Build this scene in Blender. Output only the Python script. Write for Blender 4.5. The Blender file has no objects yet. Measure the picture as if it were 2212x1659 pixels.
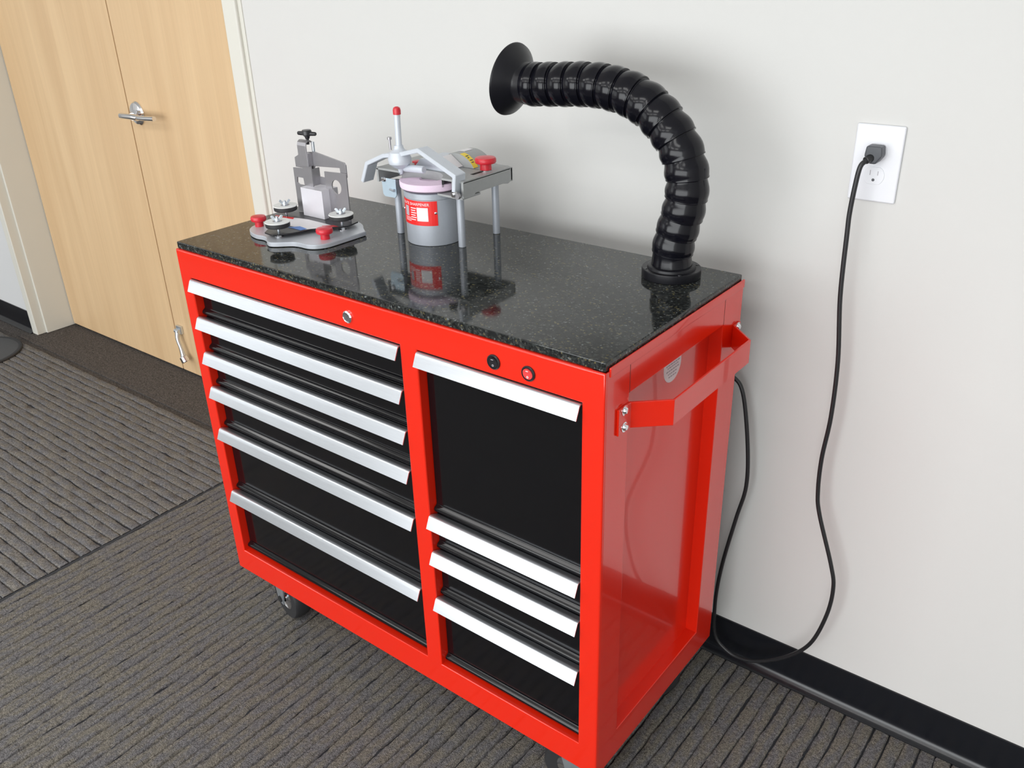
import bpy, bmesh, math, random
from mathutils import Vector, Matrix
R = math.radians
random.seed(7)
scene = bpy.context.scene
COL = scene.collection

# ------------------------------------------------------------------ camera
cam_d = bpy.data.cameras.new('camera')
cam = bpy.data.objects.new('camera', cam_d); COL.objects.link(cam)
cam_d.sensor_fit = 'HORIZONTAL'; cam_d.sensor_width = 36.0
cam_d.lens = 36.0 * 1905.06 / 2212.0
cam_d.clip_start = 0.01
M3 = Matrix(((0.7908871, -0.2548050, 0.5563919),
             (0.6114334, 0.3668014, -0.7011461),
             (-0.0254299, 0.8947241, 0.4458948)))
cam.matrix_world = Matrix.Translation((1.65765, -0.96750, 1.52906)) @ M3.to_4x4()
scene.camera = cam

# ------------------------------------------------------------------ world, lights, exposure
w = bpy.data.worlds.new('room_air'); scene.world = w; w.use_nodes = True
w.node_tree.nodes['Background'].inputs[0].default_value = (0.9, 0.95, 1.0, 1)
w.node_tree.nodes['Background'].inputs[1].default_value = 0.3
scene.view_settings.view_transform = 'Standard'
scene.view_settings.look = 'None'
scene.view_settings.gamma = 1.0
scene.view_settings.use_curve_mapping = False
scene.view_settings.exposure = -0.11
CEIL = 2.75
def area(name, loc, target, sx, sy, power, col):
    d = bpy.data.lights.new(name, 'AREA'); d.shape = 'RECTANGLE'; d.size = sx; d.size_y = sy
    d.energy = power; d.color = col
    o = bpy.data.objects.new(name, d); COL.objects.link(o); o.location = loc
    o.rotation_euler = (Vector(target) - Vector(loc)).to_track_quat('-Z', 'Y').to_euler()
    return o
for i, (x, y, pw) in enumerate([(-2.4, -1.7, 15), (-0.7, -1.7, 10), (1.0, -1.7, 13), (-2.4, -3.4, 16), (-0.7, -3.4, 16), (1.0, -3.4, 18)]):
    area('ceiling_troffer_light', (x, y, CEIL - 0.02), (x, y, 0), 1.2, 0.6, pw, (1.0, 0.99, 0.975))
area('window_daylight', (-4.05, -2.4, 1.65), (0.6, 0.3, 0.9), 2.6, 1.5, 19, (0.93, 0.97, 1.0))
area('front_fill', (0.9, -4.35, 1.15), (0.9, 0.5, 0.85), 5.6, 2.1, 205, (0.95, 0.98, 1.0))  # added fill lamp, soft frontal light for the upright faces

# ------------------------------------------------------------------ materials
MATS = {}
def new_mat(name):
    m = bpy.data.materials.new(name); m.use_nodes = True
    nt = m.node_tree; b = nt.nodes['Principled BSDF']
    MATS[name] = m
    return m, nt, b
def simple(name, col, rough=0.5, metal=0.0, coat=0.0, spec=0.5, noise=0.0, nscale=40, bump=0.0, bscale=300, aniso=None):
    m, nt, b = new_mat(name)
    b.inputs['Base Color'].default_value = (*col, 1)
    b.inputs['Roughness'].default_value = rough
    b.inputs['Metallic'].default_value = metal
    b.inputs['Coat Weight'].default_value = coat
    b.inputs['Coat Roughness'].default_value = 0.04
    b.inputs['Specular IOR Level'].default_value = spec
    tc = nt.nodes.new('ShaderNodeTexCoord')
    n = nt.nodes.new('ShaderNodeTexNoise'); n.inputs['Scale'].default_value = nscale; n.inputs['Detail'].default_value = 3
    mp = nt.nodes.new('ShaderNodeMapping')
    nt.links.new(tc.outputs['Object'], mp.inputs[0]); nt.links.new(mp.outputs[0], n.inputs['Vector'])
    if aniso: mp.inputs['Scale'].default_value = aniso
    r = nt.nodes.new('ShaderNodeMapRange')
    r.inputs[3].default_value = 1 - noise; r.inputs[4].default_value = 1 + noise
    nt.links.new(n.outputs[0], r.inputs[0])
    mx = nt.nodes.new('ShaderNodeVectorMath'); mx.operation = 'SCALE'
    mx.inputs[0].default_value = col
    nt.links.new(r.outputs[0], mx.inputs['Scale']); nt.links.new(mx.outputs[0], b.inputs['Base Color'])
    if bump:
        n2 = nt.nodes.new('ShaderNodeTexNoise'); n2.inputs['Scale'].default_value = bscale; n2.inputs['Detail'].default_value = 2
        nt.links.new(mp.outputs[0], n2.inputs['Vector'])
        bp = nt.nodes.new('ShaderNodeBump'); bp.inputs['Strength'].default_value = bump; bp.inputs['Distance'].default_value = 0.002
        nt.links.new(n2.outputs[0], bp.inputs['Height']); nt.links.new(bp.outputs[0], b.inputs['Normal'])
    return m

simple('wall_paint', (0.655, 0.652, 0.635), 0.65, noise=0.02, nscale=1.5, bump=0.05, bscale=220, spec=0.3)
simple('wall_paint_cool', (0.70, 0.71, 0.72), 0.6, noise=0.02, nscale=1.5, spec=0.3)
simple('ceiling_white', (0.8, 0.8, 0.79), 0.9, noise=0.02)
simple('frame_paint', (0.70, 0.69, 0.625), 0.45, noise=0.02, nscale=4)
simple('rubber_base', (0.008, 0.009, 0.012), 0.24, noise=0.1, nscale=8)
simple('red_paint', (0.745, 0.018, 0.004), 0.22, coat=0.5, noise=0.01, nscale=3)
simple('black_paint', (0.004, 0.004, 0.005), 0.11, noise=0.05, nscale=20, spec=0.4)
simple('dark_void', (0.01, 0.01, 0.01), 0.8)
simple('aluminium', (0.63, 0.66, 0.70), 0.30, metal=0.8, noise=0.09, nscale=60, aniso=(0.5, 14, 14))
simple('chrome', (0.82, 0.83, 0.86), 0.12, metal=1.0)
simple('zinc', (0.66, 0.72, 0.78), 0.3, metal=0.85, noise=0.08, nscale=80)
simple('blue_zinc', (0.55, 0.68, 0.78), 0.35, metal=0.5, noise=0.05, nscale=60)
simple('black_plastic', (0.015, 0.015, 0.018), 0.3, noise=0.1)
simple('hose_plastic', (0.004, 0.004, 0.007), 0.16, spec=0.32, noise=0.15, nscale=30, bump=0.04, bscale=60)
simple('horn_plastic', (0.008, 0.008, 0.011), 0.34, spec=0.32, noise=0.15, nscale=30)
simple('rubber', (0.022, 0.022, 0.024), 0.6, noise=0.2, nscale=60)
simple('grey_hammer', (0.42, 0.45, 0.50), 0.38, metal=0.25, noise=0.04, nscale=200)
simple('cast_grey', (0.36, 0.37, 0.37), 0.45, noise=0.05, nscale=120, metal=0.1)
simple('cast_light', (0.62, 0.66, 0.72), 0.4, noise=0.04, nscale=100, metal=0.15)
simple('pink_stone', (0.86, 0.68, 0.83), 0.85, noise=0.06, nscale=400)
simple('red_plastic', (0.62, 0.02, 0.035), 0.3, noise=0.04)
simple('label_red', (0.80, 0.02, 0.018), 0.35, noise=0.02)
simple('label_white', (0.82, 0.80, 0.82), 0.5, noise=0.02)
simple('label_grey', (0.45, 0.40, 0.44), 0.5, noise=0.08, nscale=300)
simple('label_blue', (0.12, 0.28, 0.72), 0.45, noise=0.02)
simple('label_yellow', (0.88, 0.66, 0.04), 0.45, noise=0.03)
simple('ink', (0.10, 0.10, 0.11), 0.6)
simple('ink_soft', (0.42, 0.40, 0.43), 0.6)
simple('sheet_steel', (0.40, 0.39, 0.41), 0.36, metal=0.8, noise=0.06, nscale=40, aniso=(20, 20, 1))
simple('bracket_alu', (0.78, 0.77, 0.82), 0.38, metal=0.35, noise=0.03, nscale=60)
simple('silver_paint', (0.58, 0.61, 0.66), 0.36, metal=0.3, noise=0.04, nscale=90)
simple('white_disc', (0.78, 0.79, 0.78), 0.45, noise=0.03)
simple('outlet_white', (0.78, 0.79, 0.83), 0.35, noise=0.01)
simple('cord_black', (0.018, 0.018, 0.02), 0.38, noise=0.1)
simple('plug_grey', (0.05, 0.055, 0.065), 0.4, noise=0.1)
simple('stand_grey', (0.055, 0.057, 0.06), 0.5, noise=0.1)
simple('red_lens', (0.72, 0.06, 0.06), 0.25, noise=0.03)
simple('seam_dark', (0.035, 0.037, 0.042), 0.9, noise=0.2, nscale=60)
simple('groove_shade', (0.030, 0.031, 0.036), 0.95, noise=0.4, nscale=90)  # shade of the groove floors put in as a darker colour

def granite():
    m, nt, b = new_mat('granite')
    tc = nt.nodes.new('ShaderNodeTexCoord')
    v = nt.nodes.new('ShaderNodeTexVoronoi'); v.inputs['Scale'].default_value = 330
    v2 = nt.nodes.new('ShaderNodeTexVoronoi'); v2.inputs['Scale'].default_value = 190
    n = nt.nodes.new('ShaderNodeTexNoise'); n.inputs['Scale'].default_value = 90; n.inputs['Detail'].default_value = 5
    for q in (v, v2, n): nt.links.new(tc.outputs['Object'], q.inputs['Vector'])
    sx = nt.nodes.new('ShaderNodeSeparateColor'); nt.links.new(v.outputs['Color'], sx.inputs[0])
    r1 = nt.nodes.new('ShaderNodeValToRGB'); r1.color_ramp.interpolation = 'CONSTANT'
    e = r1.color_ramp.elements
    e[0].position = 0.0; e[0].color = (0.016, 0.018, 0.018, 1)
    e[1].position = 0.55; e[1].color = (0.030, 0.034, 0.033, 1)
    a = e.new(0.83); a.color = (0.055, 0.056, 0.048, 1)
    a = e.new(0.94); a.color = (0.115, 0.10, 0.05, 1)
    a = e.new(0.975); a.color = (0.11, 0.12, 0.12, 1)
    nt.links.new(sx.outputs[0], r1.inputs[0])
    s2 = nt.nodes.new('ShaderNodeSeparateColor'); nt.links.new(v2.outputs['Color'], s2.inputs[0])
    r2 = nt.nodes.new('ShaderNodeMapRange'); r2.inputs[1].default_value = 0.0; r2.inputs[2].default_value = 1.0; r2.inputs[3].default_value = 0.55; r2.inputs[4].default_value = 1.35
    nt.links.new(s2.outputs[0], r2.inputs[0])
    mx = nt.nodes.new('ShaderNodeVectorMath'); mx.operation = 'SCALE'
    nt.links.new(r1.outputs[0], mx.inputs[0]); nt.links.new(r2.outputs[0], mx.inputs['Scale'])
    nt.links.new(mx.outputs[0], b.inputs['Base Color'])
    b.inputs['Roughness'].default_value = 0.07
    b.inputs['Specular IOR Level'].default_value = 0.35
granite()

def wood():
    m, nt, b = new_mat('maple_veneer')
    tc = nt.nodes.new('ShaderNodeTexCoord')
    mp = nt.nodes.new('ShaderNodeMapping'); mp.inputs['Scale'].default_value = (9, 9, 0.55)
    nt.links.new(tc.outputs['Object'], mp.inputs[0])
    n = nt.nodes.new('ShaderNodeTexNoise'); n.inputs['Scale'].default_value = 1.3; n.inputs['Detail'].default_value = 4; n.inputs['Distortion'].default_value = 0.6
    nt.links.new(mp.outputs[0], n.inputs['Vector'])
    r = nt.nodes.new('ShaderNodeValToRGB'); e = r.color_ramp.elements
    e[0].position = 0.32; e[0].color = (0.645, 0.44, 0.245, 1)
    e[1].position = 0.66; e[1].color = (0.735, 0.525, 0.305, 1)
    nt.links.new(n.outputs[0], r.inputs[0])
    mp2 = nt.nodes.new('ShaderNodeMapping'); mp2.inputs['Scale'].default_value = (160, 160, 3.5)
    nt.links.new(tc.outputs['Object'], mp2.inputs[0])
    n2 = nt.nodes.new('ShaderNodeTexNoise'); n2.inputs['Scale'].default_value = 1.0; n2.inputs['Detail'].default_value = 2
    nt.links.new(mp2.outputs[0], n2.inputs['Vector'])
    r2 = nt.nodes.new('ShaderNodeMapRange'); r2.inputs[3].default_value = 0.94; r2.inputs[4].default_value = 1.06
    nt.links.new(n2.outputs[0], r2.inputs[0])
    mx = nt.nodes.new('ShaderNodeVectorMath'); mx.operation = 'SCALE'
    nt.links.new(r.outputs[0], mx.inputs[0]); nt.links.new(r2.outputs[0], mx.inputs['Scale'])
    nt.links.new(mx.outputs[0], b.inputs['Base Color'])
    b.inputs['Roughness'].default_value = 0.42
wood()

def carpet(name, ca, cb, sc):
    m, nt, b = new_mat(name)
    tc = nt.nodes.new('ShaderNodeTexCoord')
    n = nt.nodes.new('ShaderNodeTexNoise'); n.inputs['Scale'].default_value = 420; n.inputs['Detail'].default_value = 2
    n1 = nt.nodes.new('ShaderNodeTexNoise'); n1.inputs['Scale'].default_value = 55; n1.inputs['Detail'].default_value = 4
    mp = nt.nodes.new('ShaderNodeMapping'); mp.inputs['Scale'].default_value = sc
    nt.links.new(tc.outputs['Object'], mp.inputs[0])
    nt.links.new(tc.outputs['Object'], n.inputs['Vector']); nt.links.new(mp.outputs[0], n1.inputs['Vector'])
    r = nt.nodes.new('ShaderNodeValToRGB'); e = r.color_ramp.elements
    e[0].position = 0.42; e[0].color = (*ca, 1); e[1].position = 0.58; e[1].color = (*cb, 1)
    nt.links.new(n1.outputs[0], r.inputs[0])
    r2 = nt.nodes.new('ShaderNodeMapRange'); r2.inputs[1].default_value = 0.3; r2.inputs[2].default_value = 0.7; r2.inputs[3].default_value = 0.45; r2.inputs[4].default_value = 1.55
    nt.links.new(n.outputs[0], r2.inputs[0])
    n3 = nt.nodes.new('ShaderNodeTexNoise'); n3.inputs['Scale'].default_value = 150; n3.inputs['Detail'].default_value = 3
    nt.links.new(tc.outputs['Object'], n3.inputs['Vector'])
    r3 = nt.nodes.new('ShaderNodeMapRange'); r3.inputs[1].default_value = 0.3; r3.inputs[2].default_value = 0.7; r3.inputs[3].default_value = 0.68; r3.inputs[4].default_value = 1.32
    nt.links.new(n3.outputs[0], r3.inputs[0])
    mm = nt.nodes.new('ShaderNodeMath'); mm.operation = 'MULTIPLY'
    nt.links.new(r2.outputs[0], mm.inputs[0]); nt.links.new(r3.outputs[0], mm.inputs[1])
    mx = nt.nodes.new('ShaderNodeVectorMath'); mx.operation = 'SCALE'
    nt.links.new(r.outputs[0], mx.inputs[0]); nt.links.new(mm.outputs[0], mx.inputs['Scale'])
    nt.links.new(mx.outputs[0], b.inputs['Base Color'])
    b.inputs['Roughness'].default_value = 1.0; b.inputs['Specular IOR Level'].default_value = 0.05
    bp = nt.nodes.new('ShaderNodeBump'); bp.inputs['Strength'].default_value = 0.6; bp.inputs['Distance'].default_value = 0.003
    nt.links.new(n.outputs[0], bp.inputs['Height']); nt.links.new(bp.outputs[0], b.inputs['Normal'])
carpet('carpet_warm', (0.145, 0.141, 0.144), (0.170, 0.157, 0.134), (1, 0.35, 1))
carpet('carpet_cool', (0.156, 0.154, 0.160), (0.180, 0.168, 0.152), (0.35, 1, 1))
carpet('carpet_doorway', (0.092, 0.084, 0.080), (0.106, 0.095, 0.088), (1, 3, 1))

# ------------------------------------------------------------------ mesh helpers (all shapes are given in world metres)
def wloc(o):
    v = Vector((0, 0, 0))
    while o is not None:
        v += Vector(o.location); o = o.parent
    return v
def obj(name, bm, mat, parent=None, smooth=True, angle=38, origin=None):
    me = bpy.data.meshes.new(name)
    bmesh.ops.recalc_face_normals(bm, faces=bm.faces)
    off = wloc(parent) if parent else (Vector(origin) if origin is not None else Vector((0, 0, 0)))
    if off.length > 0: bmesh.ops.translate(bm, verts=bm.verts, vec=-off)
    bm.to_mesh(me); bm.free()
    if smooth:
        me.polygons.foreach_set('use_smooth', [True] * len(me.polygons)); me.set_sharp_from_angle(angle=R(angle))
    for q in (mat if isinstance(mat, (list, tuple)) else [mat]): me.materials.append(MATS[q])
    o = bpy.data.objects.new(name, me); COL.objects.link(o)
    if smooth:
        wn = o.modifiers.new('weighted_normals', 'WEIGHTED_NORMAL'); wn.keep_sharp = True; wn.weight = 100; wn.mode = 'FACE_AREA'
    if parent: o.parent = parent
    elif origin is not None: o.location = origin
    return o
def thing(name, label, cat, loc, group=None):
    o = bpy.data.objects.new(name, None); COL.objects.link(o); o.location = loc
    o.empty_display_size = 0.05
    o['label'] = label; o['category'] = cat
    if group: o['group'] = group
    return o
def tag(o, label, cat, group=None):
    o['label'] = label; o['category'] = cat
    if group: o['group'] = group
    return o
def struct(o): o['kind'] = 'structure'; return o
def merge(dst, src):
    me = bpy.data.meshes.new('tmp'); src.to_mesh(me); src.free(); dst.from_mesh(me); bpy.data.meshes.remove(me)
def B(lo, hi, bev=0.0, seg=2, dst=None):
    bm = bmesh.new()
    bmesh.ops.create_cube(bm, size=1.0)
    lo = Vector(lo); hi = Vector(hi)
    for v in bm.verts: v.co = Vector([lo[i] + (v.co[i] + 0.5) * (hi[i] - lo[i]) for i in range(3)])
    if bev: bmesh.ops.bevel(bm, geom=bm.edges[:], offset=bev, segments=seg, affect='EDGES', profile=0.5)
    if dst is not None: merge(dst, bm); return dst
    return bm
def prism(pts, axis, a, b, bev=0.0, seg=2, dst=None):
    """polygon pts (2d) in the plane normal to axis, extruded from a to b"""
    bm = bmesh.new()
    def P(p, t):
        if axis == 0: return (t, p[0], p[1])
        if axis == 1: return (p[0], t, p[1])
        return (p[0], p[1], t)
    A = [bm.verts.new(P(p, a)) for p in pts]; Bv = [bm.verts.new(P(p, b)) for p in pts]
    n = len(pts)
    bm.faces.new(A); bm.faces.new(Bv)
    for i in range(n): bm.faces.new((A[i], A[(i + 1) % n], Bv[(i + 1) % n], Bv[i]))
    bmesh.ops.recalc_face_normals(bm, faces=bm.faces)
    if bev: bmesh.ops.bevel(bm, geom=bm.edges[:], offset=bev, segments=seg, affect='EDGES', profile=0.5)
    if dst is not None: merge(dst, bm); return dst
    return bm
def frame(d):
    d = Vector(d).normalized()
    u = d.cross(Vector((0, 0, 1)))
    if u.length < 1e-3: u = Vector((1, 0, 0))
    u.normalize(); return u, d.cross(u).normalized(), d
def lathe(prof, org, axis=(0, 0, 1), seg=32, dst=None, a0=0.0, a1=2 * math.pi):
    """prof: (radius, distance along axis)"""
    u, v, d = frame(axis); org = Vector(org)
    bm = bmesh.new(); full = abs(a1 - a0 - 2 * math.pi) < 1e-6
    ns = seg if full else seg + 1
    rings = []
    for r, h in prof:
        if r < 1e-6: rings.append([bm.verts.new(org + d * h)])
        else: rings.append([bm.verts.new(org + d * h + (u * math.cos(a0 + (a1 - a0) * k / seg) + v * math.sin(a0 + (a1 - a0) * k / seg)) * r) for k in range(ns)])
    for p, q in zip(rings, rings[1:]):
        m = seg if full else seg
        for k in range(m):
            k2 = (k + 1) % ns
            if len(p) == 1 and len(q) == 1: continue
            if len(p) == 1: bm.faces.new((p[0], q[k], q[k2]))
            elif len(q) == 1: bm.faces.new((p[k], p[k2], q[0]))
            else: bm.faces.new((p[k], p[k2], q[k2], q[k]))
    if dst is not None: merge(dst, bm); return dst
    return bm
def cyl(p0, p1, r, seg=24, r1=None, dst=None, bev=0.0):
    p0 = Vector(p0); p1 = Vector(p1); L = (p1 - p0).length; r1 = r if r1 is None else r1
    if bev: prof = [(0, 0), (r - bev, 0), (r, bev), (r1, L - bev), (r1 - bev, L), (0, L)]
    else: prof = [(0, 0), (r, 0), (r1, L), (0, L)]
    return lathe(prof, p0, p1 - p0, seg, dst)
def catmull(pts, n):
    P = [Vector(p) for p in pts]; P = [2 * P[0] - P[1]] + P + [2 * P[-1] - P[-2]]
    out = []
    for i in range(1, len(P) - 2):
        for k in range(n):
            t = k / n; a, b, c, d = P[i - 1], P[i], P[i + 1], P[i + 2]
            out.append(0.5 * ((2 * b) + (c - a) * t + (2 * a - 5 * b + 4 * c - d) * t * t + (3 * b - a - 3 * c + d) * t ** 3))
    out.append(P[-2]); return out
def tube(path, r, seg=12, dst=None):
    bm = bmesh.new(); rings = []
    n = len(path); u = None
    for i, p in enumerate(path):
        d = (path[min(i + 1, n - 1)] - path[max(i - 1, 0)]).normalized()
        if u is None: u = frame(d)[0]
        u = (u - d * u.dot(d)).normalized(); v = d.cross(u)
        rr = r[i] if isinstance(r, (list, tuple)) else r
        rings.append([bm.verts.new(p + (u * math.cos(2 * math.pi * k / seg) + v * math.sin(2 * math.pi * k / seg)) * rr) for k in range(seg)])
    for p, q in zip(rings, rings[1:]):
        for k in range(seg): bm.faces.new((p[k], p[(k + 1) % seg], q[(k + 1) % seg], q[k]))
    bm.faces.new(rings[0]); bm.faces.new(rings[-1])
    if dst is not None: merge(dst, bm); return dst
    return bm
def sheet(path, axis, a, b, th, bev=0.0, dst=None):
    """bent flat bar: path (2d) in the plane normal to axis, thickness th, width a..b"""
    n = len(path); L = []; Rr = []
    for i in range(n):
        p = Vector(path[i]); d0 = (p - Vector(path[i - 1])).normalized() if i else None
        d1 = (Vector(path[i + 1]) - p).normalized() if i < n - 1 else None
        if d0 is None: d0 = d1
        if d1 is None: d1 = d0
        n0 = Vector((-d0.y, d0.x)); n1 = Vector((-d1.y, d1.x)); m = (n0 + n1).normalized()
        m = m / max(0.4, m.dot(n0))
        L.append(p + m * th / 2); Rr.append(p - m * th / 2)
    return prism([tuple(q) for q in L] + [tuple(q) for q in reversed(Rr)], axis, a, b, bev, 1, dst)
def grid_frame(us, vs, holes, axis, a, b, bev, keep=None):
    """flat frame with rectangular holes; plane normal axis; front at a, back at b"""
    bm = bmesh.new(); V = {}
    def P(u, v, t):
        return (t, u, v) if axis == 0 else ((u, t, v) if axis == 1 else (u, v, t))
    def g(i, j): 
        if (i, j) not in V: V[(i, j)] = bm.verts.new(P(us[i], vs[j], a))
        return V[(i, j)]
    fs = []
    for i in range(len(us) - 1):
        for j in range(len(vs) - 1):
            if (i, j) in holes: continue
            fs.append(bm.faces.new((g(i, j), g(i + 1, j), g(i + 1, j + 1), g(i, j + 1))))
    ret = bmesh.ops.extrude_face_region(bm, geom=fs)
    vs2 = [q for q in ret['geom'] if isinstance(q, bmesh.types.BMVert)]
    for v in vs2: v.co[axis] = b
    bmesh.ops.recalc_face_normals(bm, faces=bm.faces)
    if bev:
        ed = [e for e in bm.edges if len(e.link_faces) == 2 and abs(e.link_faces[0].normal.dot(e.link_faces[1].normal)) < 0.5 and all(abs(v.co[axis] - a) < 1e-6 for v in e.verts)]
        bmesh.ops.bevel(bm, geom=ed, offset=bev, segments=3, affect='EDGES', profile=0.5)
    return bm
def copy_tree(o, dloc, parent=None):
    c = o.copy(); COL.objects.link(c)
    if parent is None: c.location = Vector(o.location) + Vector(dloc)
    else: c.parent = parent
    for ch in list(o.children): copy_tree(ch, (0, 0, 0), c)
    return c
def text_bm(s, size, space=1.0):
    cu = bpy.data.curves.new('t', 'FONT'); cu.body = s; cu.size = size; cu.align_x = 'CENTER'; cu.align_y = 'CENTER'; cu.space_character = space
    cu.resolution_u = 3
    o = bpy.data.objects.new('t', cu); COL.objects.link(o)
    dg = bpy.context.evaluated_depsgraph_get(); me = bpy.data.meshes.new_from_object(o.evaluated_get(dg))
    bm = bmesh.new(); bm.from_mesh(me); bpy.data.meshes.remove(me)
    bpy.data.objects.remove(o); bpy.data.curves.remove(cu)
    return bm

# ------------------------------------------------------------------ the setting
WY = 0.59          # room face of the wall behind the cabinet
DY = 0.765         # face of the recessed double doors
DXL, DXR, SEAM = -2.306, -0.520, -1.432
bm = B((DXR + 0.07, WY, 0), (3.8, WY + 0.2, CEIL)); struct(obj('wall_back', bm, 'wall_paint', smooth=False))
bm = B((-4.2, 0.612, 0), (-2.36, WY + 0.2, CEIL)); struct(obj('wall_back_left', bm, 'wall_paint_cool', smooth=False))
bm = B((-2.36, WY + 0.01, 2.12), (DXR + 0.07, WY + 0.2, CEIL)); struct(obj('wall_over_door', bm, 'wall_paint', smooth=False))
bm = B((-4.4, -4.5, 0), (-4.2, 0.8, CEIL)); struct(obj('wall_left', bm, 'wall_paint', smooth=False))
bm = B((3.8, -4.5, 0), (4.0, 0.8, CEIL)); struct(obj('wall_right', bm, 'wall_paint', smooth=False))
bm = B((-4.4, -4.7, 0), (4.0, -4.5, CEIL)); struct(obj('wall_front', bm, 'wall_paint', smooth=False))
bm = B((-4.4, -4.7, CEIL), (4.0, 0.8, CEIL + 0.1)); struct(obj('ceiling', bm, 'ceiling_white', smooth=False))

# floor slab with ribbed carpet laid in two directions
bm = B((-4.4, -4.7, -0.1), (4.0, 0.9, -0.008))
floor = struct(obj('floor', bm, 'carpet_doorway', smooth=False))
def ribs(name, u0, u1, v0, v1, along, mat, pitch=0.0315, step=0.009):
    """ribs run along 'along' (0=x,1=y); u across, v along"""
    rnd = random.Random(3 + along)
    gw, dep = 0.0088, 0.0075
    nu = int((u1 - u0) / pitch); nv = int((v1 - v0) / step)
    verts = []; faces = []; mi = []
    prof = []
    for i in range(nu):
        a = u0 + i * pitch
        prof += [(a + gw * 0.5, -dep, 0), (a + gw * 0.60, -0.0010, 1), (a + gw * 0.90, 0.0, 2), (a + pitch - gw * 0.20, 0.0, 2), (a + pitch + 0.05 * gw, -0.0011, 1), (a + pitch + gw * 0.18, -dep, 0)]
    npf = len(prof)
    # slow wobble and fast fuzz of every rib edge
    ph = [[rnd.uniform(0, 6.28) for _ in range(4)] for _ in range(npf)]
    for j in range(nv + 1):
        v = v0 + (v1 - v0) * j / nv
        for k, (u, z, c) in enumerate(prof):
            p = ph[k // 6 * 6]; q = ph[k]
            du = 0.0012 * math.sin(v * 9 + p[0]) + 0.0008 * math.sin(v * 31 + p[1])
            dz = 0
            if c == 1: 
                du += rnd.uniform(-0.0013, 0.0013) + 0.0011 * math.sin(v * 47 + q[2]); dz = rnd.uniform(-0.0008, 0.0008)
            if c == 2: dz = rnd.uniform(-0.0007, 0.0004); du += rnd.uniform(-0.0005, 0.0005)
            if c == 0:
                # pile fallen across the groove here and there
                s = math.sin(v * 23 + p[2]) + math.sin(v * 57 + p[3]) + rnd.uniform(-0.7, 0.7)
                dz = max(0, s - 0.55) * 0.0042
            verts.append((u + du, v, z + dz) if along == 1 else (v, u + du, z + dz))
    for j in range(nv):
        for k in range(npf - 1):
            a = j * npf + k
            faces.append((a, a + 1, a + npf + 1, a + npf)); mi.append(1 if (k % 6) == 5 else 0)
    me = bpy.data.meshes.new(name); me.from_pydata(verts, [], faces)
    me.materials.append(MATS[mat]); me.materials.append(MATS['groove_shade'])
    me.polygons.foreach_set('material_index', mi); me.polygons.foreach_set('use_smooth', [True] * len(mi))
    bm2 = bmesh.new(); bm2.from_mesh(me); bmesh.ops.recalc_face_normals(bm2, faces=bm2.faces)
    if sum(f.normal.z for f in bm2.faces) < 0: bmesh.ops.reverse_faces(bm2, faces=bm2.faces)
    bm2.to_mesh(me); bm2.free()
    o = bpy.data.objects.new(name, me); COL.objects.link(o); o.parent = floor
    return o
cp1 = ribs('carpet_panel', -0.580, 2.6, -1.9, WY, 1, 'carpet_warm')
cp1['kind'] = 'stuff'; cp1['label'] = 'ribbed brown carpet with ribs running toward the wall'
cp2 = ribs('carpet_panel', -1.62, 0.553, -4.0, -0.588, 0, 'carpet_cool')
cp2['kind'] = 'stuff'; cp2['label'] = 'ribbed grey carpet with ribs running along the wall'
o = obj('carpet_seam', B((-0.591, -3.0, -0.008), (-0.577, WY, -0.0022), 0.001), 'seam_dark', floor); o['label'] = 'dark carpet joint strip'
o = obj('carpet_seam', B((-4.2, 0.549, -0.008), (-0.598, 0.566, -0.0020), 0.001), 'carpet_doorway', floor)
o = obj('doorway_carpet', B((-4.2, 0.566, -0.008), (-0.45, 0.80, -0.001)), 'carpet_doorway', floor, smooth=False); o['label'] = 'plain carpet in the doorway'

# baseboards (rubber cove base with a flared toe)
def cove(name, x0, x1, y):
    pts = [(y, 0.101), (y - 0.0035, 0.1005), (y - 0.0042, 0.095), (y - 0.0042, 0.026), (y - 0.0052, 0.018), (y - 0.0085, 0.0105), (y - 0.0140, 0.0050), (y - 0.0205, 0.0022), (y - 0.0225, 0.0012), (y - 0.0225, 0.0), (y, 0.0)]
    return struct(obj(name, prism(pts, 0, x0, x1), 'rubber_base', angle=50))
cove('baseboard_back', DXR + 0.072, 3.79, WY)
cove('baseboard_left', -4.19, -2.362, 0.612)

# door frame : jambs with a stop
bm = bmesh.new()
B((-2.362, 0.600, 0), (-2.316, WY + 0.2, 2.1), 0.004, 3, dst=bm)
B((-2.330, 0.640, 0), (DXL, WY + 0.2, 2.1), 0.003, 3, dst=bm)
struct(obj('trim_1', bm, 'frame_paint'))
bm = bmesh.new()
B((DXR, WY - 0.014, 0), (DXR + 0.058, WY + 0.2, 2.1), 0.006, 3, dst=bm)
B((DXR + 0.057, WY - 0.004, 0), (DXR + 0.072, WY + 0.05, 2.1), 0.003, 2, dst=bm)
struct(obj('trim_2', bm, 'frame_paint'))
struct(obj('trim_3', B((-2.362, 0.60, 2.08), (DXR + 0.07, WY + 0.2, 2.14), 0.004), 'frame_paint'))

def door(name, x0, x1):
    d = obj(name, B((x0, DY, 0.008), (x1, DY + 0.044, 2.08), 0.0025), 'maple_veneer')
    return struct(d)
d1 = door('door_1', DXL + 0.004, SEAM - 0.003)
d2 = door('door_2', SEAM + 0.003, DXR - 0.004)
struct(obj('door_gap_shade', B((DXL, DY + 0.05, 0), (DXR, DY + 0.06, 2.1)), 'dark_void'))  # dark sheet behind both leaves, stands in for shade in the door gaps
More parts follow.
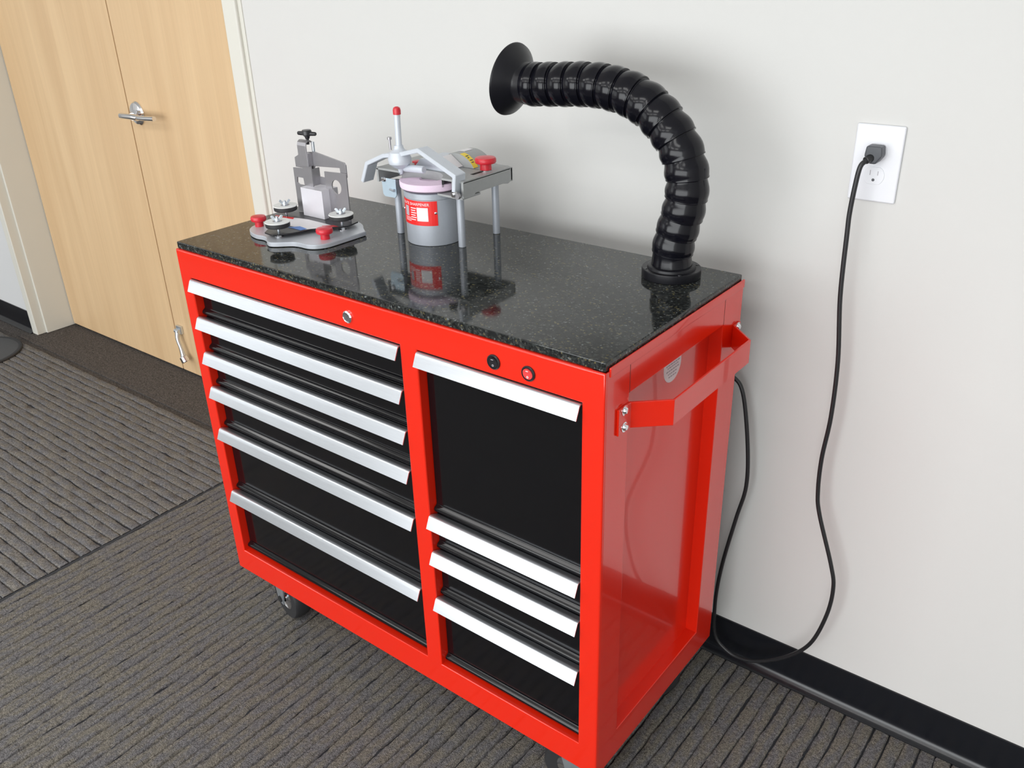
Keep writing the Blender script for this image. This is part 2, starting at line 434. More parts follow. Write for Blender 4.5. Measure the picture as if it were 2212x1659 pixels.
# lever handle on the right leaf
LX, LZ = -1.372, 1.028
o = obj('rose_plate', lathe([(0, 0), (0.040, 0), (0.041, 0.004), (0.036, 0.010), (0.022, 0.013), (0, 0.014)], (LX, DY, LZ), (0, -1, 0), 40), 'chrome', d2)
bm = cyl((LX, DY - 0.01, LZ), (LX + 0.05, DY - 0.052, LZ), 0.013, 20)
tube(catmull([Vector((-1.292, DY - 0.052, LZ - 0.002)), Vector((-1.325, DY - 0.056, LZ)), Vector((-1.362, DY - 0.056, LZ - 0.001)), Vector((-1.392, DY - 0.054, LZ - 0.002))], 6), 0.0105, 16, dst=bm)
o = obj('lever', bm, 'chrome', d2); o['label'] = 'chrome lever handle'
bm = tube(catmull([Vector((-1.298, DY - 0.052, LZ - 0.001)), Vector((-1.26, DY - 0.054, LZ)), Vector((-1.215, DY - 0.052, LZ + 0.002)), Vector((-1.192, DY - 0.050, LZ + 0.003))], 6), 0.0085, 14)
obj('lever_arm', bm, 'chrome', d2)
# kick-down door holder at the foot of the right leaf
kx, kz = -1.388, 0.192
bm = B((kx - 0.016, DY - 0.012, kz - 0.014), (kx + 0.016, DY, kz + 0.02), 0.003)
cyl((kx - 0.013, DY - 0.016, kz), (kx + 0.013, DY - 0.016, kz), 0.009, 14, dst=bm)
obj('holder_bracket', bm, 'zinc', d2)
pa = catmull([Vector((kx, DY - 0.016, kz)), Vector((kx + 0.006, DY - 0.026, kz - 0.03)), Vector((kx + 0.022, DY - 0.028, kz - 0.07)), Vector((kx + 0.03, DY - 0.030, kz - 0.10))], 6)
bm = tube(pa, [0.011 - 0.004 * math.sin(math.pi * i / (len(pa) - 1)) for i in range(len(pa))], 12)
o = obj('holder_arm', bm, 'zinc', d2); o['label'] = 'curved metal kick-down door holder arm'
bm = cyl((kx + 0.03, DY - 0.032, kz - 0.095), (kx + 0.042, DY - 0.03, kz - 0.118), 0.016, 16, 0.017, bev=0.003)
obj('holder_foot', bm, 'chrome', d2)

# ------------------------------------------------------------------ tool cabinet
CW, CD, CB, CT = 1.06, 0.463, 0.15, 0.977
cab = thing('tool_cabinet', 'red rolling tool cabinet with black drawers and long aluminium pulls', 'tool cabinet', (CW / 2, CD / 2, 0))
bm = grid_frame([0, 0.035, 0.645, 0.685, 1.02, CW], [CB, 0.213, 0.919, CT], {(1, 1), (3, 1)}, 1, 0.0, 0.03, 0.0035)
obj('front_frame', bm, 'red_paint', cab)
PX = 1.035
bm = grid_frame([0.0042, 0.07, 0.39, CD], [CB, 0.213, 0.918, CT], {(1, 1)}, 0, CW + 0.0004, PX, 0.0018)
obj('side_frame', bm, 'red_paint', cab)
bm = B((PX - 0.004, 0.03, CB + 0.002), (PX, CD - 0.002, CT - 0.004)); obj('side_panel', bm, 'red_paint', cab, smooth=False)
bm = B((0.0, 0.03, CB), (0.025, CD, CT)); obj('side_panel', bm, 'red_paint', cab, smooth=False)
bm = B((0.025, CD - 0.01, CB), (CW - 0.025, CD - 0.001, CT)); obj('back_panel', bm, 'sheet_steel', cab, smooth=False)  # unseen back, coloured grey to keep red bounce off the wall
bm = B((0.02, 0.03, CB), (CW - 0.02, CD - 0.01, CB + 0.02)); obj('base_panel', bm, 'red_paint', cab, smooth=False)
bm = B((0.02, 0.03, CT - 0.012), (CW - 0.02, CD - 0.01, CT - 0.002)); obj('top_panel', bm, 'red_paint', cab, smooth=False)
bm = B((0.025, 0.05, CB + 0.02), (PX - 0.006, 0.06, CT - 0.012)); obj('drawer_well', bm, 'dark_void', cab, smooth=False)
for y in (0.07, 0.39):
    obj('panel_seam', B((CW + 0.0003, y - 0.0005, 0.919), (CW + 0.0006, y + 0.0005, 0.975)), 'dark_void', cab, smooth=False)
# raised rim that holds the slab at the right hand side and the corners
bm = B((1.0582, 0.012, CT - 0.01), (1.0625, CD, 0.9825), 0.0018); obj('top_rim', bm, 'red_paint', cab)

# drawers: (x0, x1, top z of the pull, top z of the next one below or the opening sill)
L = [0.917, 0.8321, 0.7493, 0.6651, 0.5589, 0.3894, 0.2165]
Rr_ = [0.917, 0.5834, 0.5001, 0.3884, 0.2165]
names = ['top', 'second', 'third', 'fourth', 'fifth', 'bottom']
def drawer(x0, x1, zt, zb):
    g = 0.0016
    # front sheet with a rolled lower lip
    prof = [(0.022, zt - 0.004), (0.020, zt - 0.006), (0.020, zb + 0.016), (0.0185, zb + 0.0135), (0.0135, zb + 0.0105), (0.0115, zb + 0.0065), (0.0125, zb + 0.0025), (0.0165, zb + 0.0005), (0.022, zb + 0.0005), (0.030, zb + 0.0008), (0.030, zt - 0.004)]
    d = obj('drawer', prism(prof, 0, x0 + g, x1 - g), 'black_paint', cab, angle=60)
    # aluminium pull: a curved strip leaning out at its foot
    outer = [(0.0200, -0.0080), (0.0120, -0.0040), (0.0060, -0.0012), (0.0015, 0.0000), (-0.0020, -0.0008), (-0.0042, -0.0034), (-0.0065, -0.0090), (-0.0100, -0.0170), (-0.0128, -0.0238)]
    inner = [(-0.0113, -0.0243), (-0.0082, -0.0170), (-0.0047, -0.0094), (-0.0026, -0.0046), (0.0006, -0.0022), (0.0060, -0.0036), (0.0130, -0.0066), (0.0200, -0.0102)]
    pts = [(y, zt + z) for y, z in outer + inner]
    p = obj('pull', prism(pts, 0, x0 + 0.0012, x1 - 0.0012), 'aluminium', d, angle=40); p['label'] = 'brushed aluminium pull strip'
    return d
for a, b in zip(L, L[1:]): drawer(0.035, 0.645, a, b)
for a, b in zip(Rr_, Rr_[1:]): drawer(0.685, 1.02, a, b)

# cylinder lock
lk = obj('lock', lathe([(0, 0), (0.0115, 0), (0.0115, 0.003), (0.0095, 0.0045), (0.0085, 0.0035), (0.008, 0.004), (0, 0.0042)], (0.5215, 0, 0.943), (0, -1, 0), 36), 'chrome', cab)
lk['label'] = 'chrome key lock'
obj('keyhole', B((0.5207, -0.0046, 0.9385), (0.5223, -0.0041, 0.9475)), 'ink', lk, smooth=False)
# two round rocker switches
def switch(x, z, mat, lab):
    s = obj('switch', lathe([(0, 0), (0.0128, 0), (0.0128, 0.002), (0.0115, 0.0034), (0.0100, 0.0034), (0.0096, 0.0016), (0, 0.0016)], (x, 0, z), (0, -1, 0), 36), 'black_plastic', cab)
    s['label'] = lab
    bm = bmesh.new(); n = 24
    ring = [(0.0092 * math.cos(2 * math.pi * k / n), 0.0092 * math.sin(2 * math.pi * k / n)) for k in range(n)]
    f = [bm.verts.new((x + a, -0.0032 - 0.0016 * (c / 0.0092) if c > 0 else -0.0032 - 0.0028 * (-c / 0.0092) * -1 - 0.0024 * (-c / 0.0092), z + c)) for a, c in ring]
    bk = [bm.verts.new((x + a, -0.001, z + c)) for a, c in ring]
    ctr = bm.verts.new((x, -0.0030, z))
    for k in range(n):
        bm.faces.new((f[k], f[(k + 1) % n], ctr)); bm.faces.new((f[k], bk[k], bk[(k + 1) % n], f[(k + 1) % n]))
    r = obj('rocker', bm, mat, s, angle=20)
    bm = B((x - 0.0022, -0.0052, z + 0.0048), (x + 0.0022, -0.0040, z + 0.0057))
    lathe([(0.0011, 0), (0.0019, 0), (0.0019, 0.0008), (0.0011, 0.0008), (0.0011, 0)], (x, -0.0028, z - 0.0052), (0, -1, 0), 16, dst=bm)
    obj('switch_marks', bm, 'label_white' if mat != 'black_plastic' else 'ink_soft', s)
switch(0.8549, 0.9428, 'black_plastic', 'black round rocker switch')
switch(0.9230, 0.9412, 'red_lens', 'red round rocker switch')

# push handle on the right side
bm = sheet([(1.0625, 0.034), (1.0625, 0.069), (1.1125, 0.114), (1.1125, 0.387), (1.0625, 0.432), (1.0625, 0.455)], 2, 0.860, 0.9045, 0.0042, 0.0008)
h = obj('push_handle', bm, 'red_paint', cab, angle=25)
for y in (0.0505, 0.443):
    for z in (0.8985, 0.8702):
        obj('bolt', lathe([(0, 0), (0.0085, 0), (0.0085, 0.001), (0.0058, 0.0012), (0.0055, 0.003), (0.004, 0.005), (0, 0.0055)], (1.0646, y, z), (1, 0, 0), 18), 'chrome', h)
# round paper sticker on the recessed panel
bm = lathe([(0, 0), (0.0305, 0), (0.0305, 0.0004), (0, 0.0004)], (PX, 0.2545, 0.8865), (1, 0, 0), 40)
st = obj('sticker', bm, 'label_white', cab); st['label'] = 'round white paper sticker'
bm = bmesh.new()
for k, (zz, ww) in enumerate([(0.905, 0.022), (0.900, 0.036), (0.894, 0.030), (0.889, 0.044), (0.884, 0.034), (0.878, 0.042), (0.872, 0.030), (0.866, 0.024)]):
    y = 0.2545 - ww / 2
    while y < 0.2545 + ww / 2:
        q = random.uniform(0.003, 0.008); B((PX + 0.0004, y, zz), (PX + 0.0006, y + q, zz + 0.0024), dst=bm); y += q + 0.002
obj('print_lines', bm, 'ink_soft', st, smooth=False)
# casters
def caster(x, y, rz):
    M = Matrix.Translation((x, y, 0)) @ Matrix.Rotation(rz, 4, 'Z') @ Matrix.Translation((-x, -y, 0))
    bm = lathe([(0.034, -0.021), (0.058, -0.021), (0.0615, -0.016), (0.0625, -0.006), (0.0625, 0.006), (0.0615, 0.016), (0.058, 0.021), (0.034, 0.021), (0.034, -0.021)], (x, y, 0.0625), (0, 1, 0), 40)
    bmesh.ops.transform(bm, matrix=M, verts=bm.verts)
    c = obj('caster', bm, 'rubber', cab, angle=45); c['label'] = 'black rubber swivel wheel'
    bm = lathe([(0.012, -0.024), (0.013, -0.019), (0.020, -0.014), (0.029, -0.016), (0.0345, -0.0205), (0.0345, 0.0205), (0.029, 0.016), (0.020, 0.014), (0.013, 0.019), (0.012, 0.024)], (x, y, 0.0625), (0, 1, 0), 32)
    bmesh.ops.transform(bm, matrix=M, verts=bm.verts); obj('hub', bm, 'chrome', c)
    bm = cyl((x, y - 0.036, 0.0625), (x, y + 0.036, 0.0625), 0.0085, 16)
    bmesh.ops.transform(bm, matrix=M, verts=bm.verts); obj('axle', bm, 'dark_void', c)
    bm = bmesh.new()
    for s in (-1, 1): prism([(x - 0.012, 0.05), (x + 0.012, 0.05), (x + 0.03, 0.135), (x - 0.03, 0.135)], 1, y + s * 0.031 - 0.0015, y + s * 0.031 + 0.0015, dst=bm)
    B((x - 0.032, y - 0.034, 0.132), (x + 0.032, y + 0.034, 0.137), dst=bm)
    bmesh.ops.transform(bm, matrix=M, verts=bm.verts)
    B((x - 0.04, y - 0.036, 0.1375), (x + 0.04, y + 0.036, 0.15), dst=bm)
    obj('fork', bm, 'zinc', c)
caster(0.098, 0.072, R(-12)); caster(0.965, 0.078, R(20)); caster(0.098, 0.39, R(5)); caster(0.965, 0.39, R(-8))

# ------------------------------------------------------------------ granite worktop
bm = B((0.0024, 0.0046, CT + 0.0002), (1.0576, 0.4586, 0.9923), 0.0022, 2)
tag(obj('granite_worktop', bm, 'granite', origin=(0.53, 0.2316, CT)), 'speckled dark granite slab topping the red cabinet', 'worktop')
ZT = 0.9924

# ------------------------------------------------------------------ flexible exhaust arm
HX, HY = 0.9551, 0.3841
hose = thing('extraction_hose', 'black segmented flexible hose arm with a flared horn standing on the worktop', 'hose', (HX, HY, ZT))
bm = lathe([(0.03, 0), (0.0515, 0), (0.0525, 0.0015), (0.0525, 0.0145), (0.0515, 0.016), (0.043, 0.016), (0.042, 0.020), (0.040, 0.0215), (0.030, 0.0215), (0.03, 0)], (HX, HY, ZT), (0, 0, 1), 56)
fl = obj('base_flange', bm, 'horn_plastic', hose)
for k in range(4):
    a = R(45 + 90 * k)
    obj('screw', lathe([(0, 0), (0.0032, 0), (0.0030, 0.0008), (0, 0.0010)], (HX + 0.0475 * math.cos(a), HY + 0.0475 * math.sin(a), ZT + 0.016), (0, 0, 1), 12), 'black_plastic', fl)
cl = [(0.9551, 1.006), (0.9553, 1.037), (0.9609, 1.0707), (0.9697, 1.1037), (0.9752, 1.1355), (0.9755, 1.1659), (0.9691, 1.1923), (0.9567, 1.2205), (0.9353, 1.2476), (0.9079, 1.2716), (0.8759, 1.2902), (0.8405, 1.301), (0.8013, 1.3064), (0.7646, 1.3067), (0.7303, 1.3046), (0.6951, 1.3024), (0.6626, 1.3003), (0.632, 1.2995), (0.620, 1.3005)]
path = catmull([Vector((x, HY, z)) for x, z in cl], 24)
acc = [0.0]
for p, q in zip(path, path[1:]): acc.append(acc[-1] + (q - p).length)
def at(s):
    s = max(0, min(acc[-1], s))
    for i in range(len(acc) - 1):
        if acc[i + 1] >= s:
            t = (s - acc[i]) / max(1e-9, acc[i + 1] - acc[i]); return path[i].lerp(path[i + 1], t)
    return path[-1]
NSEG = 16
S0, S1 = 0.030, acc[-1] - 0.018
lipn = Vector((0, 1, 0))
for i in range(NSEG):
    a = S0 + (S1 - S0) * i / NSEG; b = S0 + (S1 - S0) * (i + 1) / NSEG
    Ls = b - a
    # from the lip at the base side (s=a) to the narrow end that slips under the next lip
    prof = [(-0.12, 0.0335), (-0.03, 0.0345), (-0.01, 0.0376), (0.02, 0.0380), (0.06, 0.0374), (0.16, 0.0380), (0.30, 0.0388), (0.45, 0.0388), (0.60, 0.0379), (0.75, 0.0363), (0.88, 0.0349), (1.00, 0.0341), (1.10, 0.0338)]
    bm = bmesh.new(); rings = []; seg = 44
    tilt = R(random.uniform(-3, 3)); sc = 0.965 + 0.045 * i / NSEG
    for t, r in prof:
        s = a + t * Ls; p = at(s); d = (at(s + 0.004) - at(s - 0.004)).normalized()
        d = (Matrix.Rotation(tilt, 3, 'Y') @ d).normalized()
        v = d.cross(lipn).normalized()
        rings.append([bm.verts.new(p + (lipn * math.cos(2 * math.pi * k / seg) + v * math.sin(2 * math.pi * k / seg)) * r * sc) for k in range(seg)])
    for p, q in zip(rings, rings[1:]):
        for k in range(seg): bm.faces.new((p[k], p[(k + 1) % seg], q[(k + 1) % seg], q[k]))
    obj('hose_segment', bm, 'hose_plastic', hose, angle=50)
bm = tube([at(0.0 + k * 0.006) for k in range(9)], [0.0365, 0.0365, 0.0360, 0.0350, 0.0345, 0.0345, 0.0345, 0.034, 0.034], 44)
obj('hose_collar', bm, 'hose_plastic', hose)
ax = Vector((-0.985, 0, 0.15)).normalized(); th0 = at(S1 - 0.006)
prof = [(0.0300, -0.006), (0.0360, -0.006), (0.0362, 0.010), (0.0375, 0.014), (0.0480, 0.022), (0.0640, 0.036), (0.0655, 0.040), (0.0640, 0.0405), (0.0625, 0.0385), (0.0470, 0.0245), (0.0350, 0.0160), (0.0300, 0.012), (0.0300, -0.006)]
o = obj('horn', lathe(prof, th0, ax, 56), 'horn_plastic', hose, angle=35); o['label'] = 'flared black horn inlet'

# ------------------------------------------------------------------ grinder
GX, GY = 0.4465, 0.318
gr = thing('bench_grinder', 'small grey bench grinder with a pink stone wheel and red data plate', 'grinder', (GX, GY, ZT))
RC = 0.0555
bm = lathe([(0, 0), (RC - 0.001, 0), (RC, 0.001), (RC, 0.092), (RC + 0.0012, 0.0935), (RC + 0.0012, 0.104), (RC - 0.001, 0.1055), (0.02, 0.106), (0, 0.106)], (GX, GY, ZT), (0, 0, 1), 64)
obj('motor_housing', bm, 'grey_hammer', gr)
for x, y in [(0.5315, 0.3055), (0.5315, 0.4145), (0.3595, 0.3078), (0.3595, 0.4145)]:
    bm = cyl((x, y, ZT), (x, y, ZT + 0.112), 0.0075, 20, bev=0.0008)
    obj('leg', bm, 'grey_hammer', gr)
# data plate wrapped on the housing
def on_cyl(bm, zc, ac, r):
    for v in bm.verts:
        a = ac + v.co.x / r; rr = r + v.co.z
        v.co = Vector((GX + rr * math.cos(a), GY + rr * math.sin(a), zc + v.co.y))
    return bm
def flat(x0, x1, y0, y1, z, th=0.0003, nx=1):
    bm = bmesh.new()
    for i in range(nx):
        a = x0 + (x1 - x0) * i / nx; b = x0 + (x1 - x0) * (i + 1) / nx
        B((a, y0, z), (b, y1, z + th), dst=bm)
    bmesh.ops.remove_doubles(bm, verts=bm.verts, dist=1e-6)
    return bm
AC = R(-90 + 4); ZC = ZT + 0.0665
dp = obj('data_plate', on_cyl(flat(-0.046, 0.046, -0.0245, 0.0245, 0.0002, 0.0006, 16), ZC, AC, RC), 'label_red', gr, smooth=True)
dp['label'] = 'red data plate with white lettering'
bm = text_bm('SKATE SHARPENER', 0.0078, 1.05)
for v in bm.verts: v.co.y += 0.0175; v.co.z = 0.0010
for v in bm.verts: v.co.x -= 0.004
obj('plate_lettering', on_cyl(bm, ZC, AC, RC), 'label_white', dp, smooth=False)
bm = flat(0.004, 0.0275, -0.0155, 0.0115, 0.0008, 0.0002, 6); obj('plate_table', on_cyl(bm, ZC, AC, RC), 'label_white', dp)
bm = flat(-0.0305, -0.0180, -0.0080, 0.0120, 0.0008, 0.0002, 4); obj('plate_box', on_cyl(bm, ZC, AC, RC), 'label_grey', dp)
bm = bmesh.new()
for k in range(6): merge(bm, flat(-0.0115, 0.0025 - 0.002 * (k % 2), 0.0085 - k * 0.0046, 0.0103 - k * 0.0046, 0.0008, 0.0002, 3))
for k in range(3): merge(bm, flat(-0.031, -0.012 + 0.004 * (k % 2), -0.0115 - k * 0.003, -0.0105 - k * 0.003, 0.0008, 0.0002, 3))
obj('plate_lines', on_cyl(bm, ZC, AC, RC), 'label_white', dp)
for a in (-0.0455, 0.0425):
    ang = AC + a / RC
    c = Vector((GX + (RC + 0.001) * math.cos(ang), GY + (RC + 0.001) * math.sin(ang), ZC + 0.001))
    obj('rivet', lathe([(0, 0.0018), (0.0024, 0.001), (0.0030, 0), (0, 0)], c, (math.cos(ang), math.sin(ang), 0), 14), 'chrome', dp)
# wheel
bm = lathe([(0, 0), (0.058, 0), (0.0625, 0.003), (0.0635, 0.007), (0.0635, 0.0145), (0.0625, 0.0155), (0.024, 0.0155), (0.022, 0.012), (0, 0.012)], (GX, GY, ZT + 0.108), (0, 0, 1), 64)
o = obj('grinding_wheel', bm, 'pink_stone', gr); o['label'] = 'pink abrasive wheel'
# shell: top with a round bite for the wheel, skirts left, right and back, front open
X0, X1, Y0, Y1 = 0.3255, 0.560, 0.286, 0.437
ZP, ZQ = 1.130, 1.101
WR = 0.058
WC = 0.263
pts = []
for k in range(25):
    h0 = math.asin((Y0 - WC) / WR)
    a = math.pi - h0 - (math.pi - 2 * h0) * k / 24
    pts.append((GX + 0.004 + WR * math.cos(a), WC + WR * math.sin(a)))
outline = [(X0, Y0)] + pts + [(X1, Y0), (X1, Y1 - 0.008), (X1 - 0.008, Y1), (X0 + 0.008, Y1), (X0, Y1 - 0.008)]
bm = prism(outline, 2, ZP - 0.004, ZP)
prism([(Y0, ZQ), (Y1, ZQ), (Y1, ZP - 0.002), (Y0, ZP - 0.002)], 0, X0, X0 + 0.005, dst=bm)
prism([(Y0 - 0.002, ZQ - 0.004), (Y0 + 0.025, ZQ - 0.006), (Y0 + 0.035, ZQ), (Y1 - 0.03, ZQ), (Y1 - 0.015, ZQ - 0.003), (Y1, ZQ + 0.002), (Y1, ZP - 0.001), (Y0 - 0.002, ZP - 0.001)], 0, X1 - 0.006, X1, 0.0015, dst=bm)
B((X0, Y1 - 0.005, ZQ), (X1, Y1, ZP - 0.002), dst=bm)
# tray under the wheel joining the right skirt
prism([(GX + 0.045, Y0 - 0.001), (X1 - 0.002, Y0 - 0.003), (X1 - 0.002, Y0 + 0.05), (GX + 0.045, Y0 + 0.05)], 2, ZQ - 0.006, ZQ - 0.002, dst=bm)
B((X1 - 0.028, Y0 - 0.003, ZQ - 0.006), (X1 - 0.022, Y0 + 0.03, ZP - 0.003), dst=bm)
for x, y in [(0.5315, 0.3055), (0.5315, 0.4145), (0.3595, 0.4145)]:
    cyl((x, y, ZQ - 0.002), (x, y, ZP - 0.003), 0.012, 16, dst=bm)
obj('top_casting', bm, 'cast_grey', gr, angle=30)
# shroud wall around the rear of the wheel opening
bm = lathe([(WR, 0), (WR + 0.002, 0), (WR + 0.002, 0.016), (WR, 0.016), (WR, 0)], (GX + 0.004, WC, ZP - 0.018), (0, 0, 1), 40, a0=R(24), a1=R(156))
obj('wheel_shroud', bm, 'cast_grey', gr)
# hood over the rear of the wheel, octagonal then rounded
hood = [(0.392, ZP - 0.001), (0.412, ZP + 0.020), (0.448, ZP + 0.022), (0.4825, ZP - 0.001)]
bm = prism(hood, 1, 0.326, 0.395, 0.002)
hd = obj('hood', bm, 'cast_light', gr, angle=30)
hp = [(0.4625 + 0.052 * math.cos(R(a)), ZP - 0.024 + 0.0505 * math.sin(R(a))) for a in range(26, 160, 6)] + [(0.412, ZP - 0.001), (0.512, ZP - 0.001)]
bm = prism(hp, 1, 0.378, Y1, 0.0015); o = obj('rear_cover', bm, 'cast_grey', gr, angle=30)
def slope(u0, u1, y0, y1, lift):   # strip on the hood's right slope
    a = Vector((0.4825, ZP - 0.001)); b = Vector((0.448, ZP + 0.022)); d = b - a; n = Vector((-d.y, d.x)).normalized() * -1
    p = a + d * u0 + n * lift; q = a + d * u1 + n * lift; n2 = n * 0.0004
    return prism([(p.x, p.y), (q.x, q.y), (q.x + n2.x, q.y + n2.y), (p.x + n2.x, p.y + n2.y)], 1, y0, y1)
obj('white_label', slope(0.08, 0.97, 0.352, 0.377, 0.0022), 'label_white', gr, smooth=False)
bm = bmesh.new()
A0, A1 = 30, 78
for a in range(A0, A1, 4):
    p = [(0.4625 + (0.0522) * math.cos(R(t)), ZP - 0.024 + 0.0507 * math.sin(R(t))) for t in (a, a + 4)]
    q = [(0.4625 + (0.0527) * math.cos(R(t)), ZP - 0.024 + 0.0512 * math.sin(R(t))) for t in (a + 4, a)]
    prism(p + q, 1, 0.3785, 0.392, dst=bm)
yl = obj('yellow_label', bm, 'label_yellow', gr); yl['label'] = 'yellow warning label'
bm = bmesh.new()
for t, y0, y1 in [(44, 0.381, 0.387), (50, 0.381, 0.389), (58, 0.381, 0.385), (64, 0.381, 0.388)]:
    p = Vector((0.4625 + 0.0528 * math.cos(R(t)), 0, ZP - 0.024 + 0.0513 * math.sin(R(t))))
    B((p.x - 0.0012, y0, p.z - 0.0006), (p.x + 0.0012, y1, p.z + 0.0006), dst=bm)
obj('label_marks', bm, 'ink', yl, smooth=False)
bm = bmesh.new()
for a in range(84, 112, 4):
    p = [(0.4625 + 0.0522 * math.cos(R(t)), ZP - 0.024 + 0.0507 * math.sin(R(t))) for t in (a, a + 4)]
    q = [(0.4625 + 0.0527 * math.cos(R(t)), ZP - 0.024 + 0.0512 * math.sin(R(t))) for t in (a + 4, a)]
    prism(p + q, 1, 0.398, 0.425, dst=bm)
obj('white_label', bm, 'label_white', gr)
# red clamp knobs on the casting
def mush(x, y, z, r, h, name, mat, parent, rs=None):
    rs = rs or r * 0.55
    bm = lathe([(0, 0), (rs, 0), (rs * 0.97, h * 0.42), (r * 0.93, h * 0.52), (r, h * 0.62), (r * 0.99, h * 0.82), (r * 0.9, h * 0.93), (r * 0.5, h * 0.99), (0, h)], (x, y, z), (0, 0, 1), 32)
    return obj(name, bm, mat, parent)
o = mush(0.5385, 0.379, ZP + 0.0025, 0.0215, 0.0255, 'red_knob', 'red_plastic', gr); o['label'] = 'red mushroom knob'
o = mush(0.381, 0.349, ZP + 0.0004, 0.0105, 0.0075, 'red_knob', 'red_plastic', gr)
obj('washer', lathe([(0, 0), (0.0125, 0), (0.0125, 0.0022), (0, 0.0022)], (0.5385, 0.379, ZP), (0, 0, 1), 24), 'chrome', gr)
obj('slot', B((0.5325, 0.338, ZP - 0.0006), (0.5410, 0.372, ZP + 0.0004), 0.0002), 'dark_void', gr)
# pivoting yoke with dressing post
YC = 0.283
yk_path = [(0.544, 1.102), (0.549, 1.141), (0.459, 1.1795), (0.404, 1.1655), (0.362, 1.1590), (0.313, 1.1385), (0.295, 1.099)]
bm = sheet(yk_path, 1, YC - 0.012, YC + 0.018, 0.0085, 0.0012)
yk = obj('yoke', bm, 'cast_light', gr, angle=25); yk['label'] = 'arched silver yoke'
bm = lathe([(0, -0.036), (0.0035, -0.034), (0.006, -0.024), (0.014, -0.020), (0.022, -0.013), (0.0235, -0.004), (0.0205, 0.004), (0.019, 0.009), (0.012, 0.013), (0.0095, 0.018), (0.009, 0.022), (0, 0.022)], (0.398, YC, 1.160), (-0.02, 0, 1), 36)
obj('yoke_hub', bm, 'cast_light', yk)
bm = cyl((0.3985, YC, 1.176), (0.4005, YC, 1.245), 0.0062, 20); obj('handle_post', bm, 'cast_light', yk)
bm = lathe([(0.0062, 0), (0.0076, 0), (0.0078, 0.008), (0.0064, 0.0125), (0.003, 0.0145), (0, 0.0148)], (0.4005, YC, 1.2410), (0.02, 0, 1), 24)
o = obj('grip_cap', bm, 'red_plastic', yk); o['label'] = 'red rubber tip'
bm = cyl((0.3868, YC - 0.012, 1.174), (0.3862, YC - 0.012, 1.1945), 0.0024, 12); cyl((0.3862, YC - 0.012, 1.194), (0.3862, YC - 0.012, 1.1985), 0.0044, 14, dst=bm)
obj('stop_screw', bm, 'sheet_steel', yk)
bm = cyl((0.3972, YC, 1.146), (0.3972, YC, 1.128), 0.0042, 16); cyl((0.3972, YC, 1.129), (0.3972, YC, 1.1238), 0.0055, 16, 0.0022, dst=bm)
obj('diamond_tip', bm, 'aluminium', yk)
bm = cyl((0.402, YC + 0.008, 1.1365), (0.455, YC + 0.008, 1.1390), 0.0072, 20, bev=0.001); obj('guide_bar', bm, 'cast_light', gr)
bm = cyl((0.551, YC - 0.012, 1.1085), (0.551, YC - 0.019, 1.1085), 0.0062, 6); cyl((0.551, YC - 0.019, 1.1085), (0.551, YC - 0.022, 1.1085), 0.003, 12, dst=bm)
obj('pivot_bolt', bm, 'chrome', gr)
bm = cyl((0.5590, YC - 0.012, 1.106), (0.5590, YC - 0.018, 1.106), 0.0060, 16); obj('pivot_nut', bm, 'sheet_steel', gr)
# zinc bracket under the left corner
bm = prism([(0.3395, 1.1115), (0.3415, 1.078), (0.3465, 1.0735), (0.3750, 1.0735), (0.3790, 1.079), (0.3790, 1.1115)], 1, YC + 0.001, YC + 0.0035, 0.0005)
bk = obj('zinc_bracket', bm, 'blue_zinc', gr)
obj('bracket_screw', lathe([(0, 0.0042), (0.004, 0.0036), (0.0058, 0.001), (0.0060, 0), (0, 0)], (0.3475, YC + 0.001, 1.1085), (0, -1, 0), 16), 'chrome', bk)
obj('bracket_stud', cyl((0.362, YC + 0.002, 1.0900), (0.377, YC - 0.002, 1.0895), 0.0030, 12), 'zinc', bk)

# ------------------------------------------------------------------ skate jig (left of the grinder)
jg = thing('sharpening_jig', 'wavy-edged silver jig with white discs and upright steel brackets on worktop', 'jig', (0.20, 0.19, ZT))
ol = [(0.078, 0.140), (0.090, 0.126), (0.112, 0.113), (0.137, 0.107), (0.156, 0.109), (0.172, 0.105), (0.188, 0.094), (0.203, 0.088), (0.217, 0.094), (0.231, 0.106), (0.245, 0.116), (0.262, 0.1195), (0.280, 0.1200), (0.296, 0.127), (0.307, 0.141), (0.3115, 0.158), (0.3125, 0.190), (0.3140, 0.246), (0.309, 0.253), (0.290, 0.267), (0.262, 0.288), (0.205, 0.305), (0.165, 0.300), (0.115, 0.290), (0.085, 0.262), (0.072, 0.215), (0.070, 0.170)]
pl = [Vector((x, y, 0)) for x, y in ol]; pl = catmull(pl + [pl[0]], 4)[:-1]
bm = prism([(p.x, p.y) for p in pl], 2, ZT + 0.0015, ZT + 0.0098)
bmesh.ops.bevel(bm, geom=[e for e in bm.edges if all(v.co.z > ZT + 0.009 for v in e.verts)], offset=0.0012, segments=2, affect='EDGES')
obj('base_plate', bm, 'silver_paint', jg)
bm = prism([(x * 0.96 + 0.2 * 0.04, y * 0.96 + 0.19 * 0.04) for x, y in ol], 2, ZT, ZT + 0.0016); obj('base_pad', bm, 'rubber', jg)
ZB = ZT + 0.0098
